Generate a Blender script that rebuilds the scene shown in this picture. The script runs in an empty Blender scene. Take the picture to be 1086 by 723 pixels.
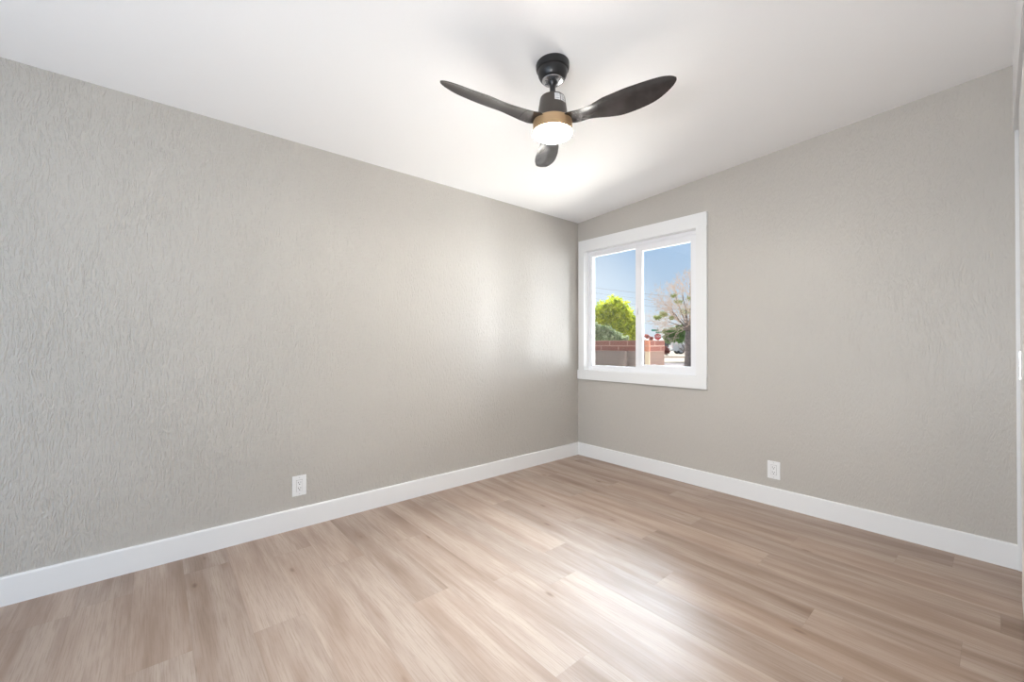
import bpy, bmesh, math, random
from mathutils import Vector, Matrix
random.seed(7)
scn = bpy.context.scene
C = scn.collection
PI = math.pi

# ------------------------------------------------------------------ camera, world, lights, exposure
XL, D, HL, SL = -2.7213, 3.2017, 2.3033, 0.0617      # left wall, window wall, ceiling height at left wall, ceiling slope
XR = 0.057                                            # plane of the closet header
YB = -1.8                                             # rear wall
F, YAW, PIT, ROL = 440.3752, 0.8623, 0.0063, 0.0007

cam = bpy.data.cameras.new('camera')
cam.sensor_width = 36.0
cam.lens = F * 36.0 / 1086.0
cam.clip_start = 0.01
cam.clip_end = 500
co = bpy.data.objects.new('camera', cam); C.objects.link(co)
fw = Vector((-math.sin(YAW) * math.cos(PIT), math.cos(YAW) * math.cos(PIT), math.sin(PIT)))
rt = Vector((math.cos(YAW), math.sin(YAW), 0)); up = rt.cross(fw)
r2 = rt * math.cos(ROL) + up * math.sin(ROL); u2 = -rt * math.sin(ROL) + up * math.cos(ROL)
co.matrix_world = Matrix(((r2.x, u2.x, -fw.x, 0), (r2.y, u2.y, -fw.y, 0), (r2.z, u2.z, -fw.z, 1.10), (0, 0, 0, 1)))
scn.camera = co

scn.view_settings.view_transform = 'Standard'
scn.view_settings.look = 'None'
scn.view_settings.gamma = 1.0
scn.view_settings.use_curve_mapping = False
scn.view_settings.exposure = 0.0
scn.cycles.max_bounces = 10
scn.cycles.diffuse_bounces = 6
scn.cycles.transparent_max_bounces = 24
scn.cycles.sample_clamp_indirect = 6.0

REAR_W, REAR_COL = 30.0, (0.60, 0.79, 1.0)
SKY_FILL = 98.0
LAMP, LAMP_COL = 300.0, (1.0, 0.96, 0.87)
GROUND_FILL = 320.0
CEIL_FILL = 20.0
SIDE_FILL = 1150.0
SUN = 2.8


class NT:
    """small node-tree writer"""
    def __init__(s, tree):
        s.t = tree; s.t.nodes.clear()
    def n(s, kind, ins=None, **props):
        nd = s.t.nodes.new(kind)
        for k, v in props.items(): setattr(nd, k, v)
        for k, v in (ins or {}).items():
            sock = nd.inputs[k]
            if isinstance(v, bpy.types.NodeSocket): s.t.links.new(v, sock)
            else: sock.default_value = v
        return nd
    def m(s, op, a, b=None, c=None, clamp=False):
        nd = s.t.nodes.new('ShaderNodeMath'); nd.operation = op; nd.use_clamp = clamp
        for i, v in enumerate((a, b, c)):
            if v is None: continue
            if isinstance(v, bpy.types.NodeSocket): s.t.links.new(v, nd.inputs[i])
            else: nd.inputs[i].default_value = v
        return nd.outputs[0]
    def mix(s, f, a, b, blend='MIX'):
        nd = s.t.nodes.new('ShaderNodeMix'); nd.data_type = 'RGBA'; nd.blend_type = blend
        for k, v in ((0, f), (6, a), (7, b)):
            if isinstance(v, bpy.types.NodeSocket): s.t.links.new(v, nd.inputs[k])
            else: nd.inputs[k].default_value = v if k == 0 else (*v, 1)[:4]
        return nd.outputs[2]
    def ramp(s, f, stops):
        nd = s.t.nodes.new('ShaderNodeValToRGB')
        el = nd.color_ramp.elements
        while len(el) < len(stops): el.new(0.5)
        for e, (p, c) in zip(el, stops):
            e.position = p; e.color = (*c, 1)[:4]
        s.t.links.new(f, nd.inputs[0]); return nd.outputs[0]
    def smooth(s, v, a, b):
        nd = s.t.nodes.new('ShaderNodeMapRange'); nd.interpolation_type = 'SMOOTHSTEP'
        s.t.links.new(v, nd.inputs[0]); nd.inputs[1].default_value = a; nd.inputs[2].default_value = b
        return nd.outputs[0]


def build_world():
    w = bpy.data.worlds.new('sky'); scn.world = w; w.use_nodes = True
    k = NT(w.node_tree)
    tc = k.n('ShaderNodeTexCoord')
    nrm = k.n('ShaderNodeVectorMath', {0: tc.outputs['Generated']}, operation='NORMALIZE').outputs[0]
    sp = k.n('ShaderNodeSeparateXYZ', {0: nrm})
    z = sp.outputs[2]
    base = k.ramp(z, [(0.0, (0.78, 0.86, 0.94)), (0.06, (0.68, 0.80, 0.93)), (0.13, (0.54, 0.70, 0.91)), (0.22, (0.46, 0.65, 0.92)), (1.0, (0.22, 0.40, 0.80))])
    # paler towards the veiled sun in the north-west
    dot = k.n('ShaderNodeVectorMath', {0: nrm, 1: Vector((-0.72, 0.69, 0.0)).normalized()}, operation='DOT_PRODUCT').outputs['Value']
    pale = k.smooth(dot, 0.945, 0.988)
    base = k.mix(k.m('MULTIPLY', pale, 0.9), base, (0.90, 1.02, 1.18))
    # low wispy clouds
    mp = k.n('ShaderNodeMapping', {0: nrm}); mp.inputs['Scale'].default_value = (3, 3, 16)
    cl = k.n('ShaderNodeTexNoise', {'Vector': mp.outputs[0], 'Scale': 2.2, 'Detail': 5.0, 'Roughness': 0.55}).outputs[0]
    low = k.m('SUBTRACT', 1.0, k.smooth(z, 0.02, 0.14))
    base = k.mix(k.m('MULTIPLY', k.smooth(cl, 0.42, 0.68), low), base, (0.86, 0.88, 0.93))
    # unseen bright bank added above the view to light the room
    az = k.n('ShaderNodeVectorMath', {0: nrm, 1: Vector((-0.48, 0.88, 0.0)).normalized()}, operation='DOT_PRODUCT').outputs['Value']
    hz = k.m('SQRT', k.m('MAXIMUM', k.m('SUBTRACT', 1.0, k.m('MULTIPLY', z, z)), 0.0001))
    az = k.m('DIVIDE', az, hz)
    fill_patch = k.m('MULTIPLY', k.smooth(az, 0.86, 0.97), k.m('MULTIPLY', k.smooth(z, 0.34, 0.46), k.m('SUBTRACT', 1.0, k.smooth(z, 0.64, 0.76))))
    cn = k.n('ShaderNodeTexNoise', {'Vector': nrm, 'Scale': 3.0, 'Detail': 3.0}).outputs[0]
    fill_patch = k.m('MULTIPLY', fill_patch, k.m('MULTIPLY_ADD', cn, 0.8, 0.6))
    b1 = k.n('ShaderNodeBackground', {'Color': base, 'Strength': 0.95})
    b2 = k.n('ShaderNodeBackground', {'Color': (0.78, 0.89, 1.0, 1), 'Strength': k.m('MULTIPLY', fill_patch, SKY_FILL)})
    ad = k.n('ShaderNodeAddShader', {0: b1.outputs[0], 1: b2.outputs[0]})
    k.n('ShaderNodeOutputWorld', {0: ad.outputs[0]})
    w.cycles.sampling_method = 'MANUAL'; w.cycles.sample_map_resolution = 1024
build_world()

sd = bpy.data.lights.new('sun', 'SUN'); sd.energy = SUN; sd.angle = math.radians(1.0); sd.color = (1.0, 0.95, 0.88)
so = bpy.data.objects.new('sun', sd); C.objects.link(so)
so.rotation_euler = Vector((-0.62, -0.36, 0.69)).to_track_quat('Z', 'Y').to_euler()

# added fill light in an assumed opening of the unseen rear wall
ad_ = bpy.data.lights.new('rear_opening_fill', 'AREA'); ad_.shape = 'RECTANGLE'
ad_.size = 1.85; ad_.size_y = 1.95; ad_.energy = REAR_W; ad_.color = REAR_COL
ao = bpy.data.objects.new('rear_opening_fill', ad_); C.objects.link(ao)
ao.location = (-0.98, YB - 0.02, 1.05); ao.rotation_euler = (math.radians(90), 0, 0)
ao.rotation_euler = Vector((0, -1, 0)).to_track_quat('Z', 'Y').to_euler()

# added fill panel, out of view, standing in for bounce off sunlit ground
gd = bpy.data.lights.new('ground_bounce_fill', 'AREA'); gd.shape = 'RECTANGLE'; gd.size = 6.0; gd.size_y = 1.6; gd.energy = GROUND_FILL
gd.color = (1.0, 0.94, 0.87); gd.spread = math.radians(130)
go = bpy.data.objects.new('ground_bounce_fill', gd); C.objects.link(go)
go.location = (-2.5, 5.2, 0.16); go.rotation_euler = Vector((0, 0.62, -0.78)).to_track_quat('Z', 'Y').to_euler()

# added fill panel right of the view, lighting the left wall; no wall there
hd = bpy.data.lights.new('window_side_fill', 'AREA'); hd.shape = 'RECTANGLE'; hd.size = 3.5; hd.size_y = 2.4; hd.energy = SIDE_FILL
hd.color = (0.88, 0.92, 1.0)
ho = bpy.data.objects.new('window_side_fill', hd); C.objects.link(ho)
ho.location = (1.6, 6.2, 1.15); ho.rotation_euler = Vector((0.72, 0.69, 0)).to_track_quat('Z', 'Y').to_euler()

# added ceiling fill light, out of view behind the camera
fd = bpy.data.lights.new('ceiling_fill', 'AREA'); fd.shape = 'DISK'; fd.size = 0.45; fd.energy = CEIL_FILL; fd.color = (1.0, 1.0, 1.0); fd.spread = math.radians(150)
fo = bpy.data.objects.new('ceiling_fill', fd); C.objects.link(fo)
fo.location = (-0.08, -0.75, 1.05); fo.rotation_euler = Vector((0.12, -0.78, -0.60)).to_track_quat('Z', 'Y').to_euler()

pl = bpy.data.lights.new('window_portal', 'AREA'); pl.shape = 'RECTANGLE'; pl.size = 1.1; pl.size_y = 1.16
pl.cycles.is_portal = True
po = bpy.data.objects.new('window_portal', pl); C.objects.link(po)
po.location = (-2.07, D + 0.16, 1.42); po.rotation_euler = Vector((0, 1, 0)).to_track_quat('Z', 'Y').to_euler()


# ------------------------------------------------------------------ materials
def srgb(r, g, b):
    f = lambda c: (c / 255) / 12.92 if c / 255 <= 0.04045 else ((c / 255 + 0.055) / 1.055) ** 2.4
    return (f(r), f(g), f(b))


def pm(name, col, rough=0.5, metal=0.0, spec=0.5, bump=None, vary=None, coat=0.0, sss=None, emis=None, es=0):
    """principled material; bump=(scale, strength, distance), vary=(scale, amount)"""
    m = bpy.data.materials.new(name); m.use_nodes = True
    k = NT(m.node_tree)
    tc = k.n('ShaderNodeTexCoord').outputs['Object']
    c = (*col, 1)
    if vary:
        nz = k.n('ShaderNodeTexNoise', {'Vector': tc, 'Scale': vary[0], 'Detail': 5.0}).outputs[0]
        c = k.mix(k.smooth(nz, 0.3, 0.7), tuple(x * (1 - vary[1]) for x in col), tuple(min(1, x * (1 + vary[1])) for x in col))
    ins = {'Base Color': c, 'Roughness': rough, 'Metallic': metal, 'Specular IOR Level': spec, 'Coat Weight': coat}
    if bump:
        nb = k.n('ShaderNodeTexNoise', {'Vector': tc, 'Scale': bump[0], 'Detail': 4.0}).outputs[0]
        ins['Normal'] = k.n('ShaderNodeBump', {'Height': nb, 'Strength': bump[1], 'Distance': bump[2]}).outputs[0]
    if emis:
        ins['Emission Color'] = (*emis, 1); ins['Emission Strength'] = es
    b = k.n('ShaderNodeBsdfPrincipled', ins)
    k.n('ShaderNodeOutputMaterial', {0: b.outputs[0]})
    return m


def wall_paint(name, col, axis, amp=0.0034, rough=0.36, spec=0.45):
    """grey paint over a hand-combed, vertically wrinkled plaster skin"""
    m = bpy.data.materials.new(name); m.use_nodes = True
    k = NT(m.node_tree)
    tc = k.n('ShaderNodeTexCoord').outputs['Object']
    wob = k.n('ShaderNodeTexNoise', {'Vector': tc, 'Scale': 4.0, 'Detail': 1.0}).outputs['Color']
    wob = k.n('ShaderNodeVectorMath', {0: wob, 1: (0.5, 0.5, 0.5)}, operation='SUBTRACT').outputs[0]
    wob = k.n('ShaderNodeVectorMath', {0: wob, 3: 0.05}, operation='SCALE').outputs[0]
    v = k.n('ShaderNodeVectorMath', {0: tc, 1: wob}, operation='ADD').outputs[0]
    mp = k.n('ShaderNodeMapping', {0: v}); mp.inputs['Scale'].default_value = (1, 1, 0.22)
    n1 = k.n('ShaderNodeTexNoise', {'Vector': mp.outputs[0], 'Scale': 105.0, 'Detail': 1.0, 'Roughness': 0.45, 'Distortion': 0.3}).outputs[0]
    ridge = k.m('SUBTRACT', 1.0, k.m('ABSOLUTE', k.m('MULTIPLY', k.m('SUBTRACT', n1, 0.5), 4.2)), clamp=True)
    ridge = k.smooth(ridge, 0.15, 0.95)
    n2 = k.n('ShaderNodeTexNoise', {'Vector': tc, 'Scale': 160.0, 'Detail': 2.0}).outputs[0]
    patch = k.n('ShaderNodeTexNoise', {'Vector': tc, 'Scale': 3.0, 'Detail': 2.0}).outputs[0]
    h = k.m('MULTIPLY', ridge, k.m('MULTIPLY_ADD', k.smooth(patch, 0.3, 0.65), 0.35, 0.65))
    h = k.m('ADD', h, k.m('MULTIPLY', n2, 0.12))
    bp = k.n('ShaderNodeBump', {'Height': h, 'Strength': 0.75, 'Distance': amp}).outputs[0]
    big = k.n('ShaderNodeTexNoise', {'Vector': tc, 'Scale': 1.3, 'Detail': 3.0}).outputs[0]
    c = k.mix(k.smooth(big, 0.3, 0.7), tuple(x * 0.985 for x in col), tuple(x * 1.015 for x in col))
    b = k.n('ShaderNodeBsdfPrincipled', {'Base Color': c, 'Roughness': rough, 'Specular IOR Level': spec, 'Normal': bp})
    k.n('ShaderNodeOutputMaterial', {0: b.outputs[0]})
    return m


def floor_planks():
    m = bpy.data.materials.new('oak_vinyl_planks'); m.use_nodes = True
    k = NT(m.node_tree)
    tc = k.n('ShaderNodeTexCoord').outputs['Object']
    s = k.n('ShaderNodeSeparateXYZ', {0: tc}); x, y = s.outputs[0], s.outputs[1]
    W, L = 0.180, 1.22
    yy = k.m('DIVIDE', k.m('SUBTRACT', y, 0.106), W)
    row = k.m('FLOOR', yy); fy = k.m('FRACT', yy)
    # where each row of boards has its butt joint
    joints = {-2: -2.48, -1: -1.88, 0: -1.30, 1: -.62, 2: -2.43, 3: -2.145, 4: -1.611, 5: -.95, 6: -.30, 7: -1.33, 8: -1.553, 9: -1.02,
              10: -.497, 11: -.087, 12: -2.0, 13: .006, 14: -.74, 15: -.34, 16: -.147}
    xo = None
    for kk_, xj in joints.items():
        t_ = k.m('MULTIPLY', k.m('COMPARE', row, float(kk_), 0.4), -xj)
        xo = t_ if xo is None else k.m('ADD', xo, t_)
    xx = k.m('DIVIDE', k.m('ADD', x, xo), L)
    colm = k.m('FLOOR', xx); fx = k.m('FRACT', xx)
    cell = k.n('ShaderNodeCombineXYZ', {0: row, 1: colm, 2: 3.3}).outputs[0]
    wn = k.n('ShaderNodeTexWhiteNoise', {'Vector': cell}, noise_dimensions='3D')
    r1 = wn.outputs['Value']; rc = k.n('ShaderNodeSeparateXYZ', {0: wn.outputs['Color']})
    r2, r3 = rc.outputs[0], rc.outputs[1]
    # per-plank shifted coordinates
    off = k.n('ShaderNodeVectorMath', {0: wn.outputs['Color'], 3: 37.0}, operation='SCALE').outputs[0]
    pv = k.n('ShaderNodeVectorMath', {0: tc, 1: off}, operation='ADD').outputs[0]
    # broad figure
    mp = k.n('ShaderNodeMapping', {0: pv}); mp.inputs['Scale'].default_value = (0.8, 8.0, 1)
    n1 = k.n('ShaderNodeTexNoise', {'Vector': mp.outputs[0], 'Scale': 1.4, 'Detail': 3.0, 'Roughness': 0.5, 'Distortion': 0.35}).outputs[0]
    # cathedral rings
    mq = k.n('ShaderNodeMapping', {0: pv}); mq.inputs['Scale'].default_value = (0.7, 6.0, 1)
    n2 = k.n('ShaderNodeTexNoise', {'Vector': mq.outputs[0], 'Scale': 1.3, 'Detail': 1.0, 'Roughness': 0.4}).outputs[0]
    rings = k.m('MULTIPLY_ADD', k.m('SINE', k.m('MULTIPLY', n2, 70.0)), 0.5, 0.5)
    # fine grain
    mf = k.n('ShaderNodeMapping', {0: pv}); mf.inputs['Scale'].default_value = (3.2, 95.0, 1)
    n3 = k.n('ShaderNodeTexNoise', {'Vector': mf.outputs[0], 'Scale': 2.0, 'Detail': 4.0, 'Roughness': 0.7}).outputs[0]
    # knots
    mk = k.n('ShaderNodeMapping', {0: pv}); mk.inputs['Scale'].default_value = (1.0, 2.6, 1)
    vo = k.n('ShaderNodeTexVoronoi', {'Vector': mk.outputs[0], 'Scale': 2.7}).outputs['Distance']
    knot = k.m('SUBTRACT', 1.0, k.smooth(vo, 0.02, 0.10))
    halo = k.m('SUBTRACT', 1.0, k.smooth(vo, 0.03, 0.30))
    light, mid, dark = srgb(179, 161, 148), srgb(160, 139, 125), srgb(133, 111, 96)
    c = k.ramp(n1, [(0.26, dark), (0.43, mid), (0.60, light), (0.8, srgb(186, 169, 156))])
    c = k.mix(k.m('MULTIPLY', rings, 0.10), c, dark)
    c = k.mix(k.m('MULTIPLY', k.smooth(n3, 0.44, 0.66), 0.42), c, srgb(130, 106, 90))
    c = k.mix(k.m('MULTIPLY', halo, 0.30), c, srgb(140, 112, 92))
    c = k.mix(k.m('MULTIPLY', knot, 0.75), c, srgb(104, 78, 62))
    tone = k.m('MULTIPLY_ADD', r1, 0.16, 0.90)
    c = k.mix(1.0, c, k.n('ShaderNodeCombineXYZ', {0: tone, 1: tone, 2: tone}).outputs[0], 'MULTIPLY')
    c = k.mix(k.m('MULTIPLY', r2, 0.22), c, srgb(174, 150, 132))
    # bevelled seams
    ey = k.m('MINIMUM', fy, k.m('SUBTRACT', 1.0, fy)); ey = k.m('MULTIPLY', ey, W)
    ex = k.m('MINIMUM', fx, k.m('SUBTRACT', 1.0, fx)); ex = k.m('MULTIPLY', ex, L)
    seam = k.m('SUBTRACT', 1.0, k.smooth(k.m('MINIMUM', ey, ex), 0.0003, 0.0013))
    c = k.mix(k.m('MULTIPLY', seam, 0.22), c, srgb(96, 76, 62))
    h = k.m('SUBTRACT', k.m('MULTIPLY', n3, 0.35), seam)
    bp = k.n('ShaderNodeBump', {'Height': h, 'Strength': 0.35, 'Distance': 0.0010}).outputs[0]
    ro = k.m('MULTIPLY_ADD', n3, 0.10, 0.39)
    b = k.n('ShaderNodeBsdfPrincipled', {'Base Color': c, 'Roughness': ro, 'Specular IOR Level': 0.5, 'Normal': bp})
    k.n('ShaderNodeOutputMaterial', {0: b.outputs[0]})
    return m


def block_mat(name, col, mortar, bw, bh, zoff=0.0):
    """masonry courses in wall space; x+y runs along either wall direction"""
    m = bpy.data.materials.new(name); m.use_nodes = True
    k = NT(m.node_tree)
    s = k.n('ShaderNodeSeparateXYZ', {0: k.n('ShaderNodeTexCoord').outputs['Object']})
    v = k.n('ShaderNodeCombineXYZ', {0: k.m('ADD', s.outputs[0], s.outputs[1]), 1: k.m('ADD', s.outputs[2], zoff), 2: 0.0}).outputs[0]
    br = k.n('ShaderNodeTexBrick', {'Vector': v, 'Color1': (*col, 1), 'Color2': (*[c * 0.8 for c in col], 1), 'Mortar': (*mortar, 1), 'Scale': 1.0,
                                    'Mortar Size': 0.010, 'Brick Width': bw, 'Row Height': bh})
    nz = k.n('ShaderNodeTexNoise', {'Vector': v, 'Scale': 18.0, 'Detail': 4.0}).outputs[0]
    c = k.mix(k.m('MULTIPLY', nz, 0.3), br.outputs[0], tuple(x * 0.7 for x in col))
    bp = k.n('ShaderNodeBump', {'Height': br.outputs['Fac'], 'Strength': 0.6, 'Distance': -0.006}).outputs[0]
    b = k.n('ShaderNodeBsdfPrincipled', {'Base Color': c, 'Roughness': 0.9, 'Normal': bp})
    k.n('ShaderNodeOutputMaterial', {0: b.outputs[0]})
    return m


def leaf_mat(name, c1, c2, trans=0.5):
    m = bpy.data.materials.new(name); m.use_nodes = True
    k = NT(m.node_tree)
    tc = k.n('ShaderNodeTexCoord').outputs['Object']
    nz = k.n('ShaderNodeTexNoise', {'Vector': tc, 'Scale': 5.0, 'Detail': 5.0, 'Roughness': 0.75}).outputs[0]
    c = k.mix(k.smooth(nz, 0.35, 0.65), c1, c2)
    d = k.n('ShaderNodeBsdfDiffuse', {'Color': c}); t = k.n('ShaderNodeBsdfTranslucent', {'Color': c})
    mx = k.n('ShaderNodeMixShader', {0: trans, 1: d.outputs[0], 2: t.outputs[0]})
    k.n('ShaderNodeOutputMaterial', {0: mx.outputs[0]})
    return m


def glass_mat():
    m = bpy.data.materials.new('window_glass'); m.use_nodes = True
    k = NT(m.node_tree)
    fr = k.n('ShaderNodeFresnel', {'IOR': 1.45}).outputs[0]
    t = k.n('ShaderNodeBsdfTransparent', {'Color': (0.97, 0.985, 0.98, 1)})
    g = k.n('ShaderNodeBsdfGlossy', {'Roughness': 0.0})
    mx = k.n('ShaderNodeMixShader', {0: fr, 1: t.outputs[0], 2: g.outputs[0]})
    k.n('ShaderNodeOutputMaterial', {0: mx.outputs[0]})
    return m


GREY = srgb(192, 187, 180)
M = dict(
    wall_l=wall_paint('grey_wall_paint', GREY, 'y', 0.0038),
    wall_b=wall_paint('grey_wall_paint_fine', GREY, "x", 0.0014),
    ceil=pm('white_ceiling_paint', (0.94, 0.94, 0.945), 0.75, spec=0.2, bump=(55, 0.35, 0.0012)),
    floor=floor_planks(),
    trim=pm('white_semigloss_trim', (0.84, 0.84, 0.84), 0.35, spec=0.4),
    plainwall=pm('closet_white_paint', (0.8, 0.8, 0.79), 0.7, spec=0.2, bump=(60, 0.3, 0.001)),
    vinyl=pm('white_window_vinyl', (0.86, 0.86, 0.88), 0.3, spec=0.45),
    glass=glass_mat(),
    plate=pm('white_outlet_plastic', (0.86, 0.86, 0.86), 0.3, spec=0.5),
    slot=pm('outlet_slot_dark', (0.03, 0.028, 0.025), 0.7),
    gap=pm('outlet_gap_grey', (0.48, 0.47, 0.46), 0.7),
    screw=pm('painted_screw_head', (0.62, 0.62, 0.62), 0.35, metal=0.3),
    blk=pm('satin_black_metal', (0.012, 0.012, 0.013), 0.32, spec=0.5),
    motor=pm('dark_bronze_motor_paint', (0.085, 0.072, 0.062), 0.42, spec=0.5, metal=0.35),
    blade=pm('smoked_black_blade', (0.062, 0.058, 0.060), 0.20, spec=0.7, metal=0.5, bump=(30, 0.12, 0.001), vary=(14, 0.25)),
    ring=pm('glow_tinted_ring', (0.46, 0.30, 0.16), 0.40, metal=0.2),  # lamp glow on the black ring, put into its base colour
    chrome=pm('polished_nickel', (0.50, 0.51, 0.54), 0.22, metal=0.9),
    label=pm('white_paper_label', (0.8, 0.8, 0.8), 0.6),
    labelprint=pm('grey_label_print', (0.38, 0.38, 0.4), 0.6),
    led=pm('frosted_led_diffuser', (0.9, 0.9, 0.88), 0.5, emis=LAMP_COL, es=LAMP),
    dark=pm('dark_track_metal', (0.05, 0.05, 0.05), 0.5, metal=0.5),
    # outdoors
    concrete=pm('pale_concrete', (0.45, 0.42, 0.38), 0.9, spec=0.0, vary=(3, 0.08)),
    soil=pm('desert_ground', (0.42, 0.34, 0.27), 0.95, spec=0.0, vary=(2, 0.15)),
    asphalt=pm('pinkish_asphalt', (0.235, 0.19, 0.17), 0.95, spec=0.0, vary=(1.5, 0.08)),
    sidewalk=pm('cream_sidewalk', (0.36, 0.29, 0.22), 0.9, spec=0.0, vary=(0.7, 0.06)),
    brownstrip=pm('brown_strip', (0.14, 0.095, 0.07), 0.95, spec=0.0, vary=(4, 0.25)),  # darker brown strip between sidewalk and driveway
    brick=block_mat('red_slump_block', (0.165, 0.050, 0.032), (0.30, 0.18, 0.135), 0.40, 0.10, 0.09),
    stucco=block_mat('shade_toned_block', (0.205, 0.150, 0.122), (0.18, 0.13, 0.105), 0.40, 0.20, 0.04),  # shade on the garden wall is put into this darker block colour
    stucco2=block_mat('rosy_tan_block', (0.185, 0.108, 0.078), (0.15, 0.095, 0.072), 0.44, 0.20, 0.04),  # pillar side under grazing sun, its mid tone set in the colour
    orange=block_mat('sunlit_tone_slump_block', (0.50, 0.18, 0.10), (0.4, 0.22, 0.15), 0.40, 0.10, 0.09),  # sunlit copy of the red block, lighter by colour
    cream=pm('sunlit_tone_post', (0.50, 0.38, 0.26), 0.9, spec=0.0, vary=(10, 0.06)),  # sunlit pillar front painted as a paler colour
    bark=pm('grey_bark', (0.17, 0.135, 0.12), 0.95, bump=(25, 0.8, 0.02), vary=(9, 0.3)),
    bark2=pm('green_bark', (0.22, 0.24, 0.09), 0.9, vary=(9, 0.2)),
    lime=leaf_mat('lime_leaves', (0.76, 0.74, 0.06), (0.24, 0.31, 0.02), 0.45),
    olive=leaf_mat('grey_green_leaves', (0.42, 0.44, 0.25), (0.10, 0.14, 0.05), 0.3),
    green=leaf_mat('deep_green_leaves', (0.07, 0.17, 0.035), (0.16, 0.30, 0.06), 0.3),
    twig=leaf_mat('dry_tan_twigs', (0.82, 0.66, 0.54), (0.60, 0.46, 0.36), 0.2),
    mixleaf=leaf_mat('yellow_green_leaves', (0.22, 0.27, 0.06), (0.35, 0.36, 0.12), 0.4),
    maroon=leaf_mat('maroon_leaves', (0.20, 0.05, 0.045), (0.30, 0.11, 0.09), 0.2),
    rust=leaf_mat('rust_red_blossom', (0.62, 0.20, 0.13), (0.42, 0.16, 0.12), 0.3),
    signred=pm('stop_sign_red', (0.50, 0.03, 0.03), 0.5),
    signwhite=pm('sign_white', (0.85, 0.85, 0.85), 0.5),
    signgreen=pm('street_sign_green', (0.03, 0.30, 0.20), 0.5),
    galv=pm('galvanised_post', (0.4, 0.4, 0.4), 0.5, metal=0.6),
    carwhite=pm('white_truck_paint', (0.60, 0.59, 0.58), 0.35, coat=0.5),
    tyre=pm('tyre_rubber', (0.03, 0.03, 0.03), 0.8),
    carglass=pm('dark_car_glass', (0.03, 0.04, 0.05), 0.08, spec=0.8),
    taill=pm('red_tail_lamp', (0.5, 0.02, 0.02), 0.3),
    housew=pm('white_house_stucco', (0.80, 0.78, 0.76), 0.9, spec=0.0),
    roof=pm('pale_tan_roof', (0.66, 0.52, 0.45), 0.9, spec=0.0, vary=(3, 0.1)),
    wire=pm('power_cable', (0.30, 0.32, 0.36), 0.7),
)


# ------------------------------------------------------------------ mesh helpers
def bx(bm, x0, x1, y0, y1, z0, z1, bev=0.0):
    r = bmesh.ops.create_cube(bm, size=1)
    for v in r['verts']:
        v.co = Vector((x0 + (v.co.x + .5) * (x1 - x0), y0 + (v.co.y + .5) * (y1 - y0), z0 + (v.co.z + .5) * (z1 - z0)))
    if bev:
        es = list({e for v in r['verts'] for e in v.link_edges})
        bmesh.ops.bevel(bm, geom=es, offset=bev, segments=2, affect='EDGES', clamp_overlap=True)


def prism(bm, pts, axis, a, b):
    """closed outline pts (2D) extruded along axis from a to b"""
    def P(p, t):
        return {'x': (t, p[0], p[1]), 'y': (p[0], t, p[1]), 'z': (p[0], p[1], t)}[axis]
    va = [bm.verts.new(P(p, a)) for p in pts]; vb = [bm.verts.new(P(p, b)) for p in pts]
    bm.faces.new(va); bm.faces.new(vb[::-1])
    n = len(pts)
    for i in range(n):
        bm.faces.new((va[i], vb[i], vb[(i + 1) % n], va[(i + 1) % n]))


def lathe(bm, prof, n=64, cx=0, cy=0, cap0=True, cap1=True):
    rings = []
    for r, z in prof:
        rings.append([bm.verts.new((cx + r * math.cos(2 * PI * i / n), cy + r * math.sin(2 * PI * i / n), z)) for i in range(n)])
    for a, b in zip(rings, rings[1:]):
        for i in range(n):
            bm.faces.new((a[i], a[(i + 1) % n], b[(i + 1) % n], b[i]))
    if cap0: bm.faces.new(rings[0][::-1])
    if cap1: bm.faces.new(rings[-1])


def tube(bm, pts, rads, n=6):
    rings = []
    for i, p in enumerate(pts):
        d = (pts[min(i + 1, len(pts) - 1)] - pts[max(i - 1, 0)]).normalized()
        a = d.cross(Vector((0.13, 0.21, 0.97)) if abs(d.z) < .95 else Vector((1, 0, 0))).normalized(); b = d.cross(a)
        rings.append([bm.verts.new(p + (a * math.cos(2 * PI * k / n) + b * math.sin(2 * PI * k / n)) * rads[i]) for k in range(n)])
    for a, b in zip(rings, rings[1:]):
        for k in range(n): bm.faces.new((a[k], a[(k + 1) % n], b[(k + 1) % n], b[k]))
    bm.faces.new(rings[0][::-1]); bm.faces.new(rings[-1])


def obj(name, bm, mat, parent=None, smooth=False, fix=True):
    if fix: bmesh.ops.recalc_face_normals(bm, faces=bm.faces)
    me = bpy.data.meshes.new(name); bm.to_mesh(me); bm.free()
    for mm in (mat if isinstance(mat, (list, tuple)) else [mat]): me.materials.append(mm)
    if smooth:
        for p in me.polygons: p.use_smooth = True
        if smooth != 'all': me.set_sharp_from_angle(angle=math.radians(35))
    o = bpy.data.objects.new(name, me); C.objects.link(o)
    if parent: o.parent = parent
    return o


def tag(o, label=None, cat=None, group=None, kind=None):
    if label: o['label'] = label
    if cat: o['category'] = cat
    if group: o['group'] = group
    if kind: o['kind'] = kind
    return o


def thing(name, label, cat, loc=(0, 0, 0), rotz=0.0, group=None, kind=None):
    o = bpy.data.objects.new(name, None); C.objects.link(o)
    o.empty_display_size = 0.1
    o.location = loc; o.rotation_euler = (0, 0, rotz)
    return tag(o, label, cat, group, kind)


def B(): return bmesh.new()
def zc(x): return HL + SL * (x - XL)


# ------------------------------------------------------------------ the room shell
XC = 0.75                                             # back of the closet
WX0, WX1, WZ0, WZ1 = -2.629, -1.520, 0.842, 2.004     # window opening
T = 0.15
bm = B(); bx(bm, XL - T, XC + T, YB - 0.1, D + T, -0.12, 0.0)
tag(obj('floor', bm, M['floor']), 'greige wood-look plank floor running parallel to the window wall', 'floor', kind='structure')

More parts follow.
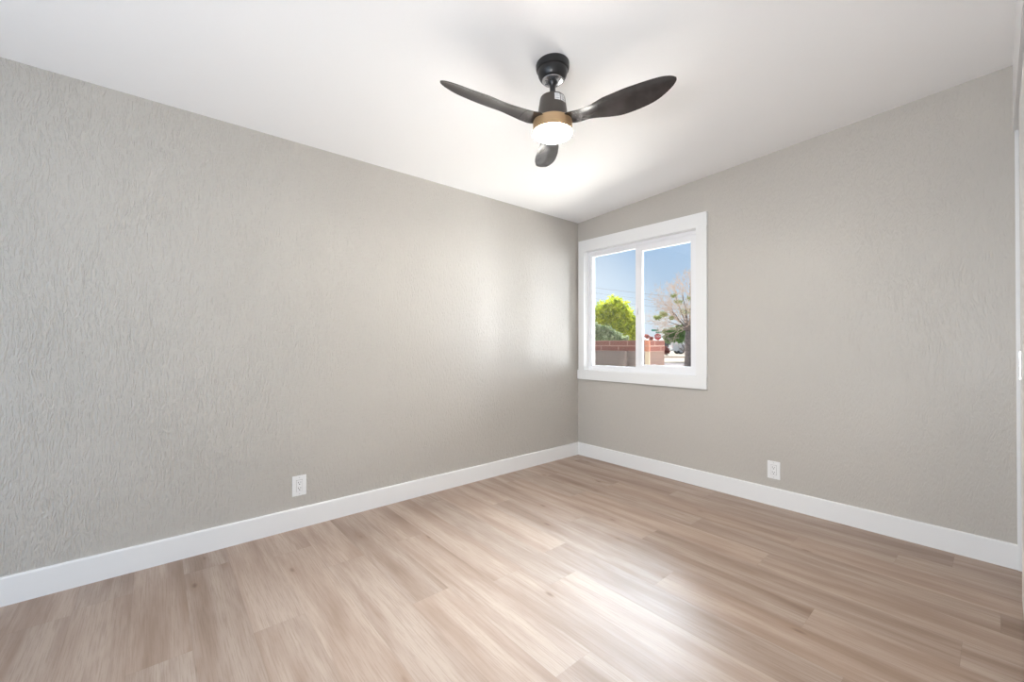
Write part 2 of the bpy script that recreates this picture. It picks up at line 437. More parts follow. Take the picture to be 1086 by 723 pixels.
bm = B(); prism(bm, [(XL - T, zc(XL - T)), (XC + T, zc(XC + T)), (XC + T, zc(XC + T) + .12), (XL - T, zc(XL - T) + .12)], 'y', YB - 0.1, D + T)
tag(obj('ceiling', bm, M['ceil']), 'white gently sloping ceiling rising away from the left wall', 'ceiling', kind='structure')

bm = B(); prism(bm, [(XL - T, 0), (XL, 0), (XL, zc(XL)), (XL - T, zc(XL - T))], 'y', YB - 0.1, D + T)
tag(obj('wall_left', bm, M['wall_l']), 'long grey textured wall on the left', 'wall', kind='structure')

bm = B()
y0, y1 = D, D + T
prism(bm, [(XL, 0), (WX0, 0), (WX0, zc(WX0)), (XL, zc(XL))], 'y', y0, y1)
prism(bm, [(WX1, 0), (XC + T, 0), (XC + T, zc(XC + T)), (WX1, zc(WX1))], 'y', y0, y1)
prism(bm, [(WX0, 0), (WX1, 0), (WX1, WZ0), (WX0, WZ0)], 'y', y0, y1)
prism(bm, [(WX0, WZ1), (WX1, WZ1), (WX1, zc(WX1)), (WX0, zc(WX0))], 'y', y0, y1)
bmesh.ops.remove_doubles(bm, verts=bm.verts, dist=1e-5)
tag(obj('wall_back', bm, M['wall_b'], fix=False), 'grey textured wall holding the window', 'wall', kind='structure')

bm = B()                                              # rear wall with a wide opening added to let fill light in
ox0, ox1, oz = -1.92, -0.04, 2.03
prism(bm, [(XL, 0), (ox0, 0), (ox0, zc(ox0)), (XL, zc(XL))], 'y', YB - .1, YB)
prism(bm, [(ox1, 0), (XC + T, 0), (XC + T, zc(XC + T)), (ox1, zc(ox1))], 'y', YB - .1, YB)
prism(bm, [(ox0, oz), (ox1, oz), (ox1, zc(ox1)), (ox0, zc(ox0))], 'y', YB - .1, YB)
tag(obj('wall_rear', bm, M['plainwall']), 'wall behind the viewpoint with a wide opening', 'wall', kind='structure')

bm = B(); prism(bm, [(XC, 0), (XC + T, 0), (XC + T, zc(XC + T)), (XC, zc(XC))], 'y', YB, D)
tag(obj('wall_right', bm, M['plainwall']), 'white closet back wall', 'wall', kind='structure')

# baseboards (eased top edge)
BH, BT = 0.1205, 0.015
def base_prof(o, s): return [(o, 0), (o + s * BT, 0), (o + s * BT, BH - .005), (o + s * (BT - .004), BH), (o, BH)]
bm = B(); prism(bm, base_prof(XL, 1), 'y', YB, D)
tag(obj('baseboard_left', bm, M['trim']), 'white baseboard along the left wall', 'baseboard', kind='structure')
bm = B(); prism(bm, base_prof(D, -1), 'x', XL + BT, 0.062)
tag(obj('baseboard_back', bm, M['trim']), 'white baseboard under the window', 'baseboard', kind='structure')

# closet front: header board, side jamb, track
bm = B(); prism(bm, [(XR, 2.142), (XR + .018, 2.142), (XR + .018, zc(XR + .018)), (XR, zc(XR))], 'y', YB, D)
tag(obj('trim_1', bm, M['trim']), 'white closet header board below the ceiling', 'trim', kind='structure')
bm = B(); bx(bm, 0.062, 0.082, D - .022, D, 0, 2.142, .002)
tag(obj('trim_2', bm, M['trim']), 'white closet side casing at the right corner', 'trim', kind='structure')
bm = B(); bx(bm, 0.080, 0.150, 0.2, D - .001, 2.155, 2.20); bx(bm, 0.080, 0.084, 0.2, D - .001, 2.12, 2.155); bx(bm, 0.146, 0.150, 0.2, D - .001, 2.12, 2.155)
tag(obj('trim_3', bm, M['dark']), 'dark closet door track behind the header', 'trim', kind='structure')
cd = thing('closet_door', 'white sliding closet door just inside the right frame edge', 'door', (0.066, 2.19, 0.0))
bm = B(); bx(bm, 0.0, 0.035, -0.60, 0.60, 0.012, 2.115, .002); bx(bm, -0.004, 0.0, -0.60, -0.50, 0.012, 2.115); obj('panel', bm, M['trim'], cd)
bm = B(); bx(bm, -0.0045, -0.001, 0.545, 0.565, 0.95, 1.07, .001); obj('finger_pull', bm, M['chrome'], cd)
cd.children[0].location = (0, 0, 0)

# ------------------------------------------------------------------ window
win = thing('window_1', 'white two-pane sliding window with flat white trim', 'window', (0, 0, 0), kind='structure')
def ring(bm, x0, x1, z0, z1, xi0, xi1, zi0, zi1, y0, y1, bev=.0015):
    bx(bm, x0, xi0, y0, y1, z0, z1, bev); bx(bm, xi1, x1, y0, y1, z0, z1, bev)
    bx(bm, xi0, xi1, y0, y1, z0, zi0, bev); bx(bm, xi0, xi1, y0, y1, zi1, z1, bev)
bm = B()
bx(bm, -2.701, -1.434, D - .020, D, WZ1 - .002, 2.112, .0015)
bx(bm, -2.701, WX0, D - .019, D, WZ0, WZ1 - .002, .0012)
bx(bm, WX1, -1.436, D - .019, D, WZ0, WZ1 - .002, .0012)
obj('casing', bm, M['trim'], win)
bm = B(); bx(bm, -2.713, -1.436, D - .024, D, 0.752, WZ0, .002)
obj('apron', bm, M['trim'], win)
bm = B(); ring(bm, WX0, WX1, WZ0, WZ1, WX0 + .004, WX1 - .004, WZ0 + .004, WZ1 - .004, D, D + .05, 0)
obj('jamb_liner', bm, M['trim'], win)
bm = B(); ring(bm, WX0, WX1, WZ0, WZ1, -2.606, -1.545, .872, 1.972, D + .040, D + .095)
obj('window_frame', bm, M['vinyl'], win)
sl = B(); ring(sl, -2.606, -2.064, .872, 1.972, -2.586, -2.098, .890, 1.951, D + .050, D + .074)
s1 = obj('sash', sl, M['vinyl'], win)
bm = B(); bx(bm, -2.588, -2.096, D + .064, D + .068, .888, 1.953); obj('pane', bm, M['glass'], s1)
sr = B(); ring(sr, -2.064, -1.545, .872, 1.972, -2.030, -1.592, .915, 1.918, D + .046, D + .074)
s2 = obj('sash', sr, M['vinyl'], win)
bm = B(); bx(bm, -2.032, -1.590, D + .064, D + .068, .913, 1.920); obj('pane', bm, M['glass'], s2)
bm = B(); bx(bm, -2.086, -2.070, D + .036, D + .050, 1.36, 1.42, .002); bx(bm, -2.082, -2.074, D + .028, D + .037, 1.375, 1.395, .002)
obj('latch', bm, M['vinyl'], s1)


# ------------------------------------------------------------------ outlets
def outlet(label, loc, rotz):
    t = thing('wall_outlet', label, 'outlet', loc, rotz)
    bm = B()                                          # plate in local x/z, face towards -y; opening for the receptacle
    ring(bm, -.0385, .0385, -.06, .06, -.0172, .0172, -.0342, .0342, -.0055, 0, .0018)
    obj('cover_plate', bm, M['plate'], t)
    bm = B(); bx(bm, -.0172, .0172, -.0030, -.0004, -.0342, .0342)
    obj('recess', bm, M['gap'], t)
    bm = B(); bx(bm, -.0155, .0155, -.0070, -.0030, -.0325, .0325, .0012)
    rc = obj('receptacle', bm, M['plate'], t)
    bm = B()
    for s in (-1, 1):
        zc_ = s * .0165
        bx(bm, -.0078, -.0054, -.0074, -.0066, zc_ - .001, zc_ + .0075)
        bx(bm, .0054, .0076, -.0074, -.0066, zc_ + .000, zc_ + .0070)
        r = bmesh.ops.create_cone(bm, cap_ends=True, segments=16, radius1=.0029, radius2=.0029, depth=.0008)
        for v in r['verts']: v.co = Vector((v.co.x, -.0070 + v.co.z, zc_ - .0075 + v.co.y))
    obj('slots', bm, M['slot'], rc)
    for s in (-1, 1):
        bm = B(); r = bmesh.ops.create_cone(bm, cap_ends=True, segments=20, radius1=.0032, radius2=.0028, depth=.0012)
        for v in r['verts']: v.co = Vector((v.co.x, -.0058 - v.co.z, s * .0485 + v.co.y))
        obj('screw', bm, M['screw'], t)
    return t
outlet('white double outlet on the long left wall', (XL, 0.6545, 0.2505), PI / 2)
outlet('white double outlet on the wall with the window', (-0.9915, D, 0.2405), 0)

# ------------------------------------------------------------------ ceiling fan
FX, FY = -1.3318, 1.3874
fan = thing('ceiling_fan', 'black three-blade ceiling fan with a round lit lamp', 'ceiling fan', (FX, FY, 0))
ztop = zc(FX)
bm = B(); lathe(bm, [(.0765, ztop + .006), (.0765, ztop - .018), (.0745, ztop - .026), (.0685, ztop - .030), (.0680, ztop - .040),
                     (.0650, ztop - .052), (.0580, ztop - .066), (.0520, ztop - .0725), (.0500, ztop - .0735)])
can = obj('canopy', bm, M['blk'], fan, smooth=True)
bm = B(); lathe(bm, [(.0490, ztop - .0730), (.0485, ztop - .0765), (.0440, ztop - .0800), (.0250, ztop - .0815)])
cp = obj('canopy_plate', bm, M['chrome'], can, smooth=True)
for a in (200, 250, 330, 20, 100):
    bm = B(); q = math.radians(a); lathe(bm, [(.0032, ztop - .0785), (.0032, ztop - .0822)], 12, .034 * math.cos(q), .034 * math.sin(q))
    obj('screw', bm, M['blk'], cp)
bm = B(); lathe(bm, [(.0235, ztop - .078), (.0215, ztop - .087), (.0160, ztop - .094), (.0135, ztop - .098), (.0135, 2.262), (.0175, 2.256), (.0215, 2.246), (.0230, 2.2335)], 40)
obj('downrod', bm, M['blk'], fan, smooth=True)
bm = B(); lathe(bm, [(.024, 2.2375), (.050, 2.2365), (.0560, 2.2335), (.0580, 2.2290), (.0715, 2.140), (.0735, 2.1365), (.0735, 2.127), (.0700, 2.125)])
mo = obj('motor_housing', bm, M['motor'], fan, smooth=True)
def sticker(a0, a1, z0, z1, name, mat, par, dr=.0006):
    bm = B(); n = 6; vs = []
    for i in range(n + 1):
        a = math.radians(a0 + (a1 - a0) * i / n)
        col = []
        for z, d in ((z0, 0), (z1, 0), (z1, dr), (z0, dr)):
            R = .0580 + (.0715 - .0580) * (2.229 - z) / .089 + .0002 + d
            col.append(bm.verts.new((R * math.cos(a), R * math.sin(a), z)))
        vs.append(col)
    for p, q in zip(vs, vs[1:]):
        for k in range(4): bm.faces.new((p[k], p[(k + 1) % 4], q[(k + 1) % 4], q[k]))
    bm.faces.new(vs[0]); bm.faces.new(vs[-1][::-1])
    return obj(name, bm, mat, par)
A0 = math.degrees(math.atan2(-FY, -FX))               # towards the camera's place
for (o, w) in ((21, 24), (50, 26)):
    st = sticker(A0 + o - w / 2, A0 + o + w / 2, 2.195, 2.2265, 'sticker', M['label'], mo)
    for j, (za, zb) in enumerate(((2.219, 2.221), (2.213, 2.2145), (2.208, 2.2095), (2.200, 2.2035))):
        sticker(A0 + o - w * .36, A0 + o + w * (.36 if j % 2 else .1), za, zb, 'printed_line', M['labelprint'], st, .0009)
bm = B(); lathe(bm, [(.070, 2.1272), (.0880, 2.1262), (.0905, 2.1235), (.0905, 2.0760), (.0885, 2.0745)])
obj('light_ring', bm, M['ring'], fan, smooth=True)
bm = B(); lathe(bm, [(.0880, 2.0765), (.0885, 2.0700), (.0860, 2.0640), (.0780, 2.0595), (.055, 2.0570), (.02, 2.0560)])
obj('light_diffuser', bm, M['led'], fan, smooth=True)

# blades: leading/trailing edge heights and offsets at each radius
BL = [(.070, -.040, 2.119, .038, 2.119), (.10, -.050, 2.118, .050, 2.118), (.13, -.047, 2.117, .048, 2.116), (.16, -.044, 2.118, .047, 2.1155), (.20, -.043, 2.123, .052, 2.112),
      (.25, -.048, 2.133, .061, 2.106), (.30, -.050, 2.137, .070, 2.103), (.35, -.051, 2.141, .073, 2.106), (.40, -.048, 2.144, .070, 2.110),
      (.45, -.043, 2.147, .063, 2.117), (.49, -.034, 2.150, .050, 2.128), (.52, -.021, 2.151, .034, 2.138), (.535, -.009, 2.150, .020, 2.144), (.541, .001, 2.149, .009, 2.147)]
def catmull(vals, n):
    out = []
    m = len(vals)
    for i in range(m - 1):
        p0, p1, p2, p3 = vals[max(i - 1, 0)], vals[i], vals[i + 1], vals[min(i + 2, m - 1)]
        for s in range(n):
            t = s / n
            out.append(tuple(.5 * ((2 * b) + (-a + c) * t + (2 * a - 5 * b + 4 * c - d) * t * t + (-a + 3 * b - 3 * c + d) * t ** 3) for a, b, c, d in zip(p0, p1, p2, p3)))
    out.append(vals[-1]); return out
def blade_bm(rows, th=.0055, nv=12):
    bm = B(); rings = []
    for r, va, za, vb, zb in rows:
        top, bot = [], []
        for j in range(nv + 1):
            t = j / nv
            v = va + (vb - va) * t
            camber = math.sin(PI * t) * .10 * (vb - va)                # blades are cupped
            z = za + (zb - za) * t + camber * .8
            e = th * (0.25 + 0.75 * math.sin(PI * min(max(t, .0), 1)) ** .5)
            top.append(bm.verts.new((r, v, z + e * .5))); bot.append(bm.verts.new((r, v, z - e * .5)))
        rings.append(bot + top[::-1])
    for a, b in zip(rings, rings[1:]):
        n = len(a)
        for k in range(n): bm.faces.new((a[k], a[(k + 1) % n], b[(k + 1) % n], b[k]))
    bm.faces.new(rings[0][::-1]); bm.faces.new(rings[-1])
    return bm
rows = catmull(BL, 4)
arm = [r for r in rows if r[0] <= .1605]; wing = [r for r in rows if r[0] >= .1595]
arm = [(r, va, za, vb, zb) for r, va, za, vb, zb in arm]
protoarm = None
for kk in range(3):
    ang = math.radians(17.6 + 120 * kk)
    if kk == 0:
        bl = obj('blade', blade_bm(wing), M['blade'], fan, smooth=True)
        ar = obj('blade_arm', blade_bm(arm, .008), M['blade'], bl, smooth=True)
        protoarm = (bl, ar)
    else:
        bl = protoarm[0].copy(); C.objects.link(bl); bl.parent = fan
        ar = protoarm[1].copy(); C.objects.link(ar); ar.parent = bl
    bl.rotation_euler = (0, 0, ang)

# ------------------------------------------------------------------ outdoors: ground
GZ = -0.15
CP = Vector((0, 0, 1.10))
def at(px, py, depth):
    """world point seen at a place of the photograph, at a depth along the view axis"""
    return CP + (fw + r2 * ((px - 543) / F) - u2 * ((py - 361.5) / F)) * depth
def gxy(px, depth): p = at(px, 365, depth); return p.x, p.y

def flat(name, pts, z0, z1, mat, label, cat='ground'):
    bm = B(); prism(bm, pts, 'z', z0, z1)
    return tag(obj(name, bm, mat), label, cat, kind='structure')
flat('ground', [(-140, D + .16), (60, D + .16), (60, 160), (-140, 160)], GZ - .1, GZ - .01, M['soil'], 'bare tan desert ground beyond the window')
flat('patio', [(-9, D + T), (2.5, D + T), (2.5, 9), (-9, 9)], GZ - .009, GZ, M['concrete'], 'pale concrete slab outside the window', 'patio')
def band(name, da, db, z0, z1, mat, label, cat):
    # strip crossing the view, its ends run well past what the window shows
    a = [at(600, 365, da), at(800, 365, da), at(800, 365, db), at(600, 365, db)]
    return flat(name, [(p.x, p.y) for p in a], z0, z1, mat, label, cat)
band('street', 17, 27, GZ - .009, GZ + .002, M['asphalt'], 'pinkish grey asphalt street past the wall end', 'street')
band('sidewalk', 27, 36, GZ - .009, GZ + .02, M['sidewalk'], 'cream sidewalk strip beyond the street', 'sidewalk')
band('verge', 36, 41, GZ - .009, GZ + .012, M['brownstrip'], 'brown strip in front of the pickup', 'verge')
band('driveway', 41, 64, GZ - .009, GZ + .016, M['sidewalk'], 'pale driveway under the white pickup', 'driveway')

# block wall
WT = 1.160
gw = thing('block_wall', 'block garden wall coloured darker for shade, with two red block courses on top', 'wall', (-6.1, 6.7, GZ))
def loc_box(x0, x1, y0, y1, z0, z1, o, bev=0):
    bm = B(); bx(bm, x0 - o.location.x, x1 - o.location.x, y0 - o.location.y, y1 - o.location.y, z0 - o.location.z, z1 - o.location.z, bev); return bm
obj('block_face', loc_box(-8.6, -4.16, 6.7, 6.9, GZ, WT - .20, gw), M['stucco'], gw)
obj('red_courses', loc_box(-8.62, -4.16, 6.69, 6.91, WT - .20, WT, gw, .006), M['brick'], gw)
obj('pilaster', loc_box(-4.60, -4.50, 6.62, 6.7, GZ, WT - .20, gw, .004), M['stucco'], gw)
gp = thing('wall_pillar', 'tan block pillar with orange top and painted sunlit front at the garden wall end', 'pillar', (-4.08, 6.9, GZ))
obj('shaft', loc_box(-4.16, -4.01, 6.66, 7.16, GZ, WT - .20, gp, .004), M['stucco2'], gp)
obj('sunlit_tone_face', loc_box(-4.095, -4.006, 6.64, 6.662, GZ, WT - .20, gp, .003), M['cream'], gp)  # thin slab carrying the painted sunlit tone of the pillar front
obj('top_courses', loc_box(-4.16, -4.002, 6.66, 7.165, WT - .20, WT, gp, .006), M['brick'], gp)
obj('sunlit_tone_top', loc_box(-4.10, -4.0, 6.63, 6.662, WT - .20, WT + .003, gp, .006), M['orange'], gp)  # thin slab carrying the painted sunlit tone of the top courses


# ------------------------------------------------------------------ trees and shrubs
def leaves(bm, pts, size, elong=1.6, rng=random):
    for p in pts:
        s = size * rng.uniform(.6, 1.3)
        d = Vector((rng.gauss(0, 1), rng.gauss(0, 1), rng.gauss(0, 1))).normalized()
        e = d.cross(Vector((rng.gauss(0, 1), rng.gauss(0, 1), rng.gauss(0, 1)))).normalized()
        a, b = d * s * elong, e * s * .5
        vs = [bm.verts.new(p - a), bm.verts.new(p + b), bm.verts.new(p + a), bm.verts.new(p - b)]
        bm.faces.new(vs)

def cloud(center, rad, n, flat_=.8, clumps=12, spread=.35, rng=random):
    """points gathered in clumps within an ellipsoid"""
    cs = []
    for _ in range(clumps):
        d = Vector((rng.gauss(0, 1), rng.gauss(0, 1), rng.gauss(0, 1))).normalized() * rng.uniform(.35, .8) ** .6
        cs.append(Vector((d.x * rad, d.y * rad, d.z * rad * flat_)))
    out = []
    for _ in range(n):
        c = rng.choice(cs)
        d = Vector((rng.gauss(0, 1), rng.gauss(0, 1), rng.gauss(0, 1))) * rad * spread * .5
        out.append(center + c + Vector((d.x, d.y, d.z * .8)))
    return out

def branches(bm, p, d, length, rad, depth, tips, rng, spread=.6, droop=0.0, kids=3):
    pts = [p]; q = p.copy(); dd = d.copy(); n = 4
    for i in range(n):
        dd = (dd + Vector((rng.gauss(0, .12), rng.gauss(0, .12), rng.gauss(0, .10) - droop))).normalized()
        q = q + dd * length / n; pts.append(q.copy())
    tube(bm, pts, [rad * (1 - .45 * i / n) for i in range(n + 1)], 6 if rad > .02 else 3)
    if depth == 0: tips.append((q, dd)); return
    for _ in range(kids):
        s = rng.uniform(.45, 1.0); i = min(int(s * n), n)
        nd = (dd + Vector((rng.gauss(0, spread), rng.gauss(0, spread), rng.gauss(0, spread * .7)))).normalized()
        branches(bm, pts[i], nd, length * rng.uniform(.6, .85), rad * .55, depth - 1, tips, rng, spread, droop, kids)

# lime tree behind the wall
rng = random.Random(3)
c = at(645, 345, 16); tr = thing('shade_tree', 'bright lime-green leafy tree behind the red-topped wall', 'tree', (c.x, c.y, GZ))
bm = B(); tips = []
for i in range(4):
    branches(bm, Vector((rng.uniform(-.08, .08), rng.uniform(-.08, .08), 0)), Vector((rng.uniform(-.4, .4), rng.uniform(-.4, .4), 1)).normalized(), 1.15, .06, 3, tips, rng, .5)
obj('branches', bm, M['bark2'], tr)
bm = B()
pts = []
for (px, py, rr, n) in ((637, 334, .55, 3800), (652, 328, .52, 3800), (664, 341, .50, 3600), (645, 346, .70, 3600), (625, 338, .5, 2400), (670, 354, .36, 2200), (655, 351, .55, 2600), (615, 348, .6, 1500)):
    q = at(px, py, 16 + rng.uniform(-.5, .5)); q = Vector((q.x - c.x, q.y - c.y, q.z - GZ))
    pts += cloud(q, rr, n, .85, 16, .45, rng)
leaves(bm, pts[::2], .052, 1.9, rng)
obj('foliage', bm, M['lime'], tr, fix=False)

# grey-green shrub just over the wall
c = at(638, 355, 11.5); sh = thing('wall_shrub', 'grey-green shrub peeking over the wall below the lime tree', 'shrub', (c.x, c.y, GZ))
bm = B(); tips = []
for i in range(6):
    branches(bm, Vector((rng.uniform(-.3, .3), rng.uniform(-.3, .3), 0)), Vector((rng.uniform(-.4, .4), rng.uniform(-.4, .4), 1)).normalized(), .8, .02, 2, tips, rng, .45)
obj('stems', bm, M['bark'], sh)
bm = B(); pts = []
for (px, py, rr, n) in ((630, 350, .24, 1500), (641, 353, .22, 1500), (652, 357, .18, 1100), (620, 350, .3, 800), (635, 360, .4, 1200), (662, 360, .12, 500)):
    q = at(px, py, 11.5); pts += cloud(Vector((q.x - c.x, q.y - c.y, q.z - GZ)), rr, n, .8, 9, .5, rng)
leaves(bm, pts, .028, 2.0, rng); obj('foliage', bm, M['olive'], sh, fix=False)

# half-bare tree on the right
rng = random.Random(11)
g = at(729.8, 365, 21); bt = thing('street_tree', 'half-bare tree with grey trunk and dry tan twigs', 'tree', (g.x, g.y, GZ))
bm = B()
tube(bm, [Vector((0, 0, 0)), Vector((0, 0, .18)), Vector((.01, .01, .7)), Vector((.0, 0, 1.3)), Vector((.03, .0, 1.9))], [.27, .20, .17, .16, .15], 12)
obj('trunk', bm, M['bark'], bt, smooth='all')
def rel(px, py, dz=0.0): q = at(px, py, 21 + dz); return Vector((q.x - g.x, q.y - g.y, q.z - GZ))
limbs = B(); fine = B(); tips = []
fork = Vector((.03, 0, 1.85))
for (px, py, dz, r) in ((712, 330, -.5, .055), (704, 322, .3, .045), (716, 312, .5, .05), (724, 306, -.3, .05), (732, 300, .4, .055), (742, 308, -.4, .055), (752, 325, .3, .05),
                        (744, 335, -.9, .04), (708, 341, .8, .04), (722, 338, -1.2, .04), (728, 322, 1.2, .05), (718, 350, -.4, .03)):
    e = rel(px, py, dz); mid = fork.lerp(e, .5) + Vector((rng.gauss(0, .08), rng.gauss(0, .08), .10))
    q1 = fork.lerp(mid, .5) + Vector((0, 0, .04)); q2 = mid.lerp(e, .5) + Vector((rng.gauss(0, .05), rng.gauss(0, .05), .03))
    tube(limbs, [fork, q1, mid, q2, e], [r, r * .85, r * .7, r * .5, r * .3], 6)
    for p_, l_ in ((q1, .8), (mid, .8), (mid, .7), (q2, .65), (q2, .6), (e, .6), (e, .5)):
        d_ = (e - fork).normalized() + Vector((rng.gauss(0, .5), rng.gauss(0, .5), rng.gauss(0, .45)))
        branches(fine, p_, d_.normalized(), l_, r * .30, 2, tips, rng, .40, 0.0, 3)
obj('branches', limbs, M['bark'], bt)
for q, dd in tips:
    for _ in range(2):
        e = (dd + Vector((rng.gauss(0, .6), rng.gauss(0, .6), rng.gauss(0, .5)))).normalized()
        tube(fine, [q, q + e * rng.uniform(.10, .28)], [.0065, .004], 3)
    if rng.random() < .6: leaves(fine, [q + Vector((rng.gauss(0, .10), rng.gauss(0, .10), rng.gauss(0, .08))) for _ in range(3)], .018, 1.6, rng)
obj('dry_twigs', fine, M['twig'], bt, fix=False)
bm = B(); pts = []
for (px, py, rr, n) in ((697, 337, .16, 240), (704, 333, .20, 330), (711, 337, .16, 200), (715, 314, .14, 160), (719, 320, .16, 160), (728, 330, .3, 200), (733, 316, .2, 140)):
    pts += cloud(rel(px, py, rng.uniform(-.4, .4)), rr, n, .45, 6, .6, rng)
leaves(bm, pts, .032, 1.8, rng); obj('foliage', bm, M['mixleaf'], bt, fix=False)

# dense green tree behind it
c = at(731, 365, 30); gt = thing('green_tree', 'low dense dark-green tree behind the half-bare tree', 'tree', (c.x, c.y, GZ))
bm = B(); tips = []
for i in range(4):
    branches(bm, Vector((rng.uniform(-.06, .06), rng.uniform(-.06, .06), 0)), Vector((rng.uniform(-.5, .5), rng.uniform(-.5, .5), 1)).normalized(), .9, .06, 2, tips, rng, .5)
obj('branches', bm, M['bark'], gt)
bm = B(); pts = []
for (px, py, rr, n) in ((709, 353, .42, 2200), (718, 350, .50, 2600), (727, 352, .55, 2400), (714, 358, .40, 1600), (724, 359, .40, 1500), (706, 357, .16, 400), (736, 352, .6, 1500), (708, 361, .22, 500)):
    q = at(px, py, 30 + rng.uniform(-.4, .4)); pts += cloud(Vector((q.x - c.x, q.y - c.y, q.z - GZ)), rr, n, .7, 9, .5, rng)
leaves(bm, pts, .055, 1.7, rng); obj('foliage', bm, M['green'], gt, fix=False)

# rusty bushes over the pillar
def bush(name, label, px, py, depth, w, h, n, mat, leaf):
    c = at(px, py, depth); o = thing(name, label, 'shrub', (c.x, c.y, GZ))
    top = at(px, py, depth).z - GZ
    bm = B(); tips = []
    for i in range(5):
        branches(bm, Vector((rng.uniform(-.1, .1), rng.uniform(-.1, .1), 0)), Vector((rng.uniform(-.3, .3), rng.uniform(-.3, .3), 1)).normalized(), top * .55, .03, 1, tips, rng, .3)
    obj('stems', bm, M['bark'], o)
    bm = B(); leaves(bm, cloud(Vector((0, 0, top)), w, n, h / w, 8, .5, rng), leaf, 1.4, rng)
    obj('foliage', bm, M[mat], o, fix=False)
bush('flowering_shrub', 'rusty red bush showing over the orange pillar top, left one', 686.0, 357.5, 26, .16, .16, 900, 'rust', .03)
bush('flowering_shrub', 'rusty red bush showing over the orange pillar top, right one', 690.8, 359, 25, .13, .13, 800, 'rust', .03)
bush('maroon_shrub', 'small maroon shrub left of the white pickup', 707.3, 371.0, 44, .38, .38, 1400, 'maroon', .06)

# ------------------------------------------------------------------ stop sign with street name blades
sx, sy = gxy(697.6, 46)
ss = thing('stop_sign', 'red octagonal stop sign with green street name blades above', 'sign', (sx, sy, GZ), math.atan2(-sx, sy) * 1.0)
SZ = at(697.6, 357, 46).z - GZ
bm = B(); tube(bm, [Vector((0, .03, 0)), Vector((0, .03, SZ + 1.0))], [.03, .03], 8); obj('post', bm, M['galv'], ss)
def octo(r): return [(r * math.cos(PI / 8 + k * PI / 4), SZ + r * math.sin(PI / 8 + k * PI / 4)) for k in range(8)]
bm = B(); prism(bm, octo(.40), 'y', -.006, 0); pn = obj('sign_panel', bm, M['signwhite'], ss)
bm = B(); prism(bm, octo(.375), 'y', -.010, -.006); obj('red_field', bm, M['signred'], pn)
def text(body, size, loc, mat, parent, ext=.002):
    cu = bpy.data.curves.new('lettering', 'FONT'); cu.body = body; cu.size = size; cu.align_x = 'CENTER'; cu.align_y = 'CENTER'; cu.extrude = ext
    t_ = bpy.data.objects.new('lettering', cu); C.objects.link(t_)
    me = bpy.data.meshes.new_from_object(t_.evaluated_get(bpy.context.evaluated_depsgraph_get()))
    bpy.data.objects.remove(t_); bpy.data.curves.remove(cu)
    o = bpy.data.objects.new('lettering', me); C.objects.link(o); o.parent = parent
    o.location = loc; o.rotation_euler = (PI / 2, 0, 0); me.materials.clear(); me.materials.append(mat); return o
text('STOP', .30, (0, -.013, SZ), M['signwhite'], pn)
bm = B(); bx(bm, -.66, .12, -.012, 0, SZ + .62, SZ + .82, .003); obj('street_name_blade', bm, M['signgreen'], ss)
bm = B(); bx(bm, -.20, .42, .02, .032, SZ + .40, SZ + .58, .003); obj('street_name_blade', bm, M['signgreen'], ss)

# ------------------------------------------------------------------ white pickup
px_, py_ = gxy(713.5, 50)
tk = thing('pickup_truck', 'white pickup truck parked beyond the street', 'truck', (px_, py_, GZ + .016), math.atan2(rt.y, rt.x) - .12)
bm = B()
prism(bm, [(0, .42), (.08, .36), (5.2, .36), (5.35, .5), (5.35, .95), (5.15, 1.05), (3.9, 1.10), (1.75, 1.10), (0, 1.08)], 'y', 0, 1.85)
prism(bm, [(1.75, 1.09), (1.85, 1.72), (2.05, 1.78), (3.15, 1.78), (3.3, 1.72), (3.9, 1.09)], 'y', .08, 1.77)
body = obj('body', bm, M['carwhite'], tk)
bm = B(); prism(bm, [(1.92, 1.16), (1.98, 1.62), (2.55, 1.66), (2.55, 1.16)], 'y', .06, .085); obj('side_window', bm, M['carglass'], body)
bm = B(); prism(bm, [(2.62, 1.16), (2.62, 1.66), (3.18, 1.64), (3.66, 1.16)], 'y', .06, .085); obj('side_window', bm, M['carglass'], body)
bm = B(); bx(bm, 0, 1.7, .02, .06, 1.06, 1.10); obj('bed_rail', bm, M['tyre'], body)
bm = B(); bx(bm, -.02, .02, .03, .17, .72, 1.02, .005); obj('tail_lamp', bm, M['taill'], body)
bm = B(); bx(bm, -.12, .02, .05, 1.8, .42, .56, .02); obj('bumper', bm, M['galv'], tk)
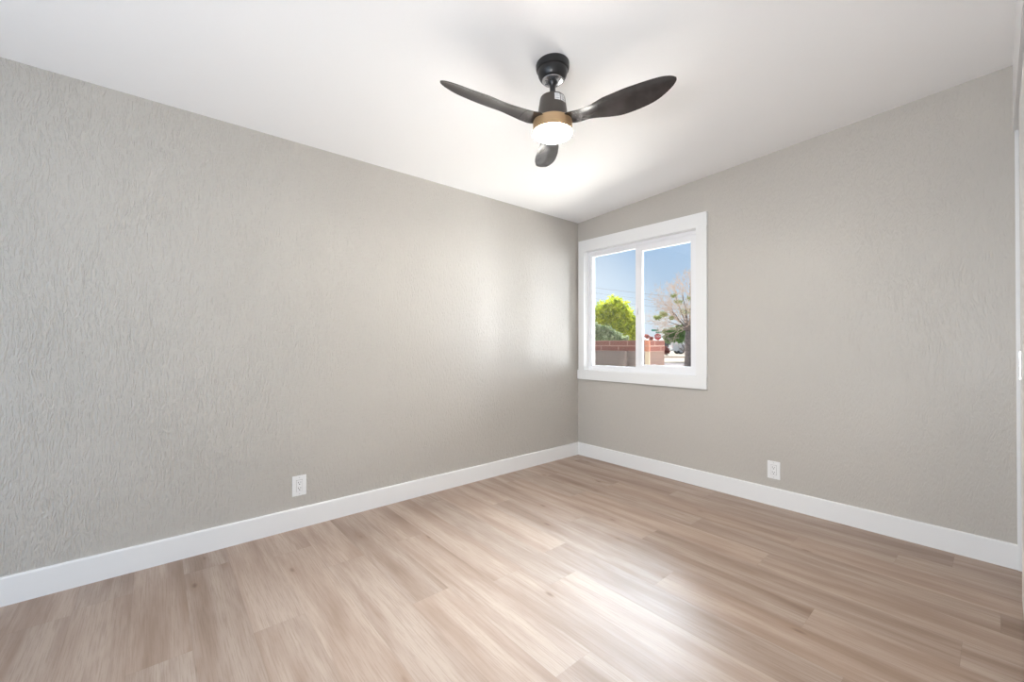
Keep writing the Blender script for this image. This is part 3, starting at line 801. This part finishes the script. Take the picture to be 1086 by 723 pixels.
for wx in (.95, 4.35):
    for wy_ in (.0, 1.63):
        bm = B(); r = bmesh.ops.create_cone(bm, cap_ends=True, segments=24, radius1=.37, radius2=.37, depth=.22)
        for v in r['verts']: v.co = Vector((wx + v.co.x, wy_ + .11 + v.co.z, .37 + v.co.y))
        wl = obj('wheel', bm, M['tyre'], tk)
        bm = B(); r = bmesh.ops.create_cone(bm, cap_ends=True, segments=16, radius1=.2, radius2=.2, depth=.24)
        for v in r['verts']: v.co = Vector((wx + v.co.x, wy_ + .11 + v.co.z, .37 + v.co.y))
        obj('hub_cap', bm, M['galv'], wl)

# ------------------------------------------------------------------ house across the street
hx, hy = gxy(690, 72)
hs = thing('house', 'low white house with pale roof behind the pickup', 'house', (hx, hy, GZ), math.atan2(rt.y, rt.x) - .05)
bm = B(); bx(bm, 0, 16, 0, 7, 0, 1.75); obj('walls', bm, M['housew'], hs)
bm = B(); prism(bm, [(-.5, 1.75), (7.5, 1.75), (7.5, 1.85), (3.5, 2.25), (-.5, 1.85)], 'x', -.5, 16.5); obj('roof', bm, M['roof'], hs)
bm = B(); bx(bm, 2.0, 3.4, -.03, 0, .7, 1.4); obj('window', bm, M['carglass'], hs)
bm = B(); bx(bm, 10.0, 11.5, -.03, 0, .7, 1.4); obj('window', bm, M['carglass'], hs)

# ------------------------------------------------------------------ overhead lines
def wire(label, a, b, da, db, sag, r):
    p, q = at(*a, da), at(*b, db); pts = []
    for i in range(25):
        t = i / 24; v = p.lerp(q, t); v.z -= sag * 4 * t * (1 - t); pts.append(v)
    bm = B(); tube(bm, pts, [r] * 25, 4)
    tag(obj('power_line', bm, M['wire']), label, 'cable', 'overhead lines across the sky')
wire('thin overhead line, topmost across both panes', (560, 295), (800, 322), 45, 45, .25, .012)
wire('thin overhead line, second from the top', (560, 300), (800, 329), 45, 45, .25, .010)
wire('thin overhead line just above the lime tree top', (560, 305), (800, 336), 45, 45, .3, .012)
wire('thin overhead line low between the tree crowns', (560, 335), (800, 345), 52, 52, .3, .014)
